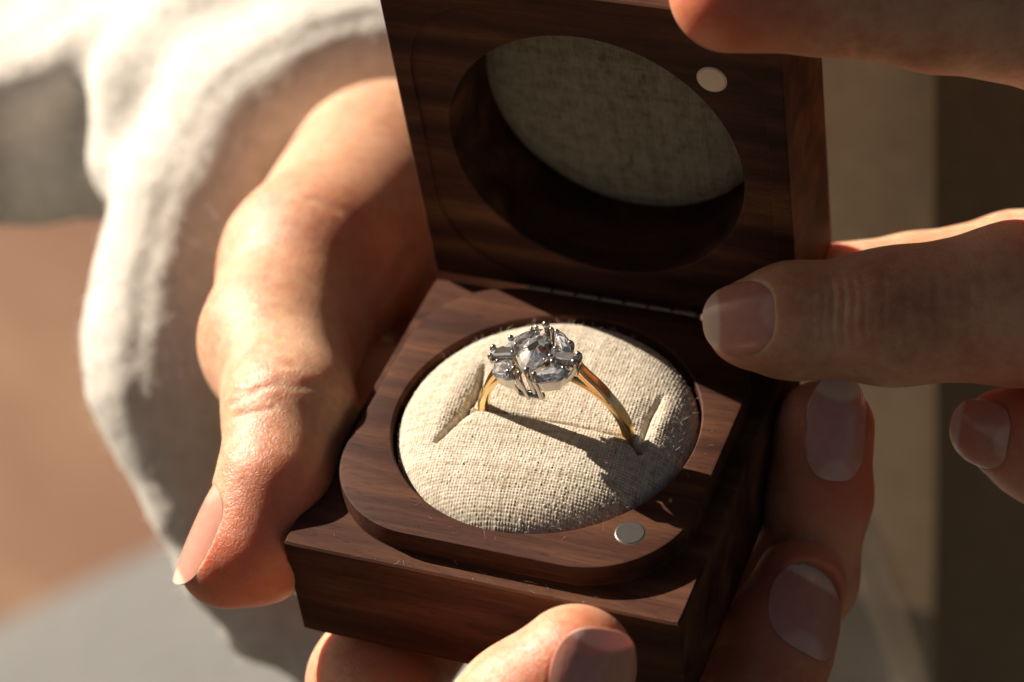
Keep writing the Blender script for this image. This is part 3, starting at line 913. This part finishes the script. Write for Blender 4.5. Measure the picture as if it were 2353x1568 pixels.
k = np.where((uv_of(V)[2] < 460) & (V[:, 0] > -150))[0]
pick = rng.choice(k, 26000)
nap = Build()
D = Gn[pick] * 0.9 + rng.normal(0, 0.75, (len(pick), 3)); D /= np.linalg.norm(D, axis=1)[:, None]
P0 = V[pick] + rng.normal(0, 0.7, (len(pick), 3)); P0 -= sleeve_fn(P0)[:, None] * Gn[pick] + 0.2 * Gn[pick]
Ls = rng.uniform(0.8, 2.2, len(pick))
B1 = np.cross(D, rng.normal(0, 1, D.shape)); B1 /= np.linalg.norm(B1, axis=1)[:, None]; B2 = np.cross(D, B1)
bend = rng.normal(0, 0.5, D.shape)
rings = []
for t, r_ in ((0, 0.055), (0.5, 0.045), (1, 0.012)):
    c_ = P0 + D * (Ls * t)[:, None] + bend * (t * t)
    for q_ in range(3): rings.append(c_ + r_ * (math.cos(q_ * 2.094) * B1 + math.sin(q_ * 2.094) * B2))
NV = np.stack(rings, 1).reshape(-1, 3)
tpl = np.array([(i * 3 + j, i * 3 + (j + 1) % 3, i * 3 + 3 + (j + 1) % 3, i * 3 + 3 + j) for i in range(2) for j in range(3)])
NF = (np.arange(len(pick))[:, None, None] * 9 + tpl[None]).reshape(-1, 4)
tag(mesh("nap", NV, NF, FLEECE, sleeve, True), kind="stuff")

# torso behind: jersey front, open coat, trousers
def shell(name, xs, zs, fy, thick, mat, parent):
    loops = []
    for z in zs:
        f = [(x_, fy(x_, z), z) for x_ in xs]; b = [(x_, fy(x_, z) + thick, z) for x_ in xs[::-1]]
        loops.append(f + b)
    V, F = loft(loops)
    return mesh(name, V, F, mat, parent, True, 50)
body = lambda x_, z: 168 + 0.0006 * (x_ - 140) ** 2 + 1.5 * math.sin(z * 0.045 + x_ * 0.02) + 0.6 * math.sin(x_ * 0.11 + z * 0.02) + 0.5 * math.sin(x_ * 0.30 - z * 0.05)
shell("sweater_body", np.linspace(-6, 300, 60), np.linspace(-190, 330, 60), lambda x_, z: body(x_, z), 120, SHIRT, person)
shell("coat_panel", np.linspace(42, 330, 50), np.linspace(-420, 330, 60), lambda x_, z: body(x_, z) - 14 - 2 * math.exp(-((x_ - 42) / 6) ** 2), 9, COATM, person)
shell("trousers", np.linspace(-2, 290, 50), np.linspace(-990, -170, 60), lambda x_, z: body(x_, z) + 6, 100, TROUS, person)
def on_body(u, v, off):
    lo, hi = 300.0, 700.0
    for _ in range(40):
        d = (lo + hi) / 2; p = at(u, v, d)
        lo, hi = (d, hi) if p[1] < body(p[0], p[2]) - off else (lo, d)
    return at(u, v, lo)
hem = Build()
for du in (0, 46):
    hem.tube([on_body(u + du, v, 0.8) for u, v in ((1925, 1190), (1960, 1260), (1995, 1350), (2030, 1440), (2062, 1530), (2085, 1620), (2095, 1720))], 1.2, 8)
hem.build("drawstring", FLEECE, person, True)

# ------------------------------------------------------------------ ground far below, out of focus
def slab(name, pts, z, mat, kind="structure", thick=40.0):
    n = len(pts)
    V = [(x_, y_, z) for x_, y_ in pts] + [(x_, y_, z - thick) for x_, y_ in pts]
    F = [tuple(range(n)), tuple(range(n, 2 * n))[::-1]] + [(i, n + i, n + (i + 1) % n, (i + 1) % n) for i in range(n)]
    o = mesh(name, V, [f for f in F], mat, None, False)
    return tag(o, kind=kind)
EARTH = ground_material("dry_brown_earth", [(0.30, (0.18, 0.086, 0.048)), (0.5, (0.215, 0.110, 0.062)), (0.68, (0.30, 0.185, 0.095))], 5.0, (0.35, 1.6), 0.39)
PAVE = ground_material("grey_paving", [(0.35, (0.19, 0.185, 0.175)), (0.65, (0.25, 0.243, 0.23))], 2.0)
DARK_GROUND = ground_material("dark_unseen_ground", [(0.35, (0.045, 0.038, 0.022)), (0.65, (0.075, 0.060, 0.036))], 4.0)  # out of view, kept dark so that less light bounces up
tag(slab("ground", [(-60000, -60000), (60000, -60000), (60000, 60000), (-60000, 60000)], -1060, DARK_GROUND), "unseen ground all round the paving, made dark to cut bounced light")
tag(slab("earth_bed", [(-1700, -900), (0, 700), (-300, 1500), (-1900, 1800)], -1004, EARTH), "dry brown earth behind the paving")
tag(slab("pavement", [(-1043, 304), (-400, 1095), (200, 1200), (100, 300), (-600, 100)], -1000, PAVE, thick=60.0), "pale grey paving far below the hands")
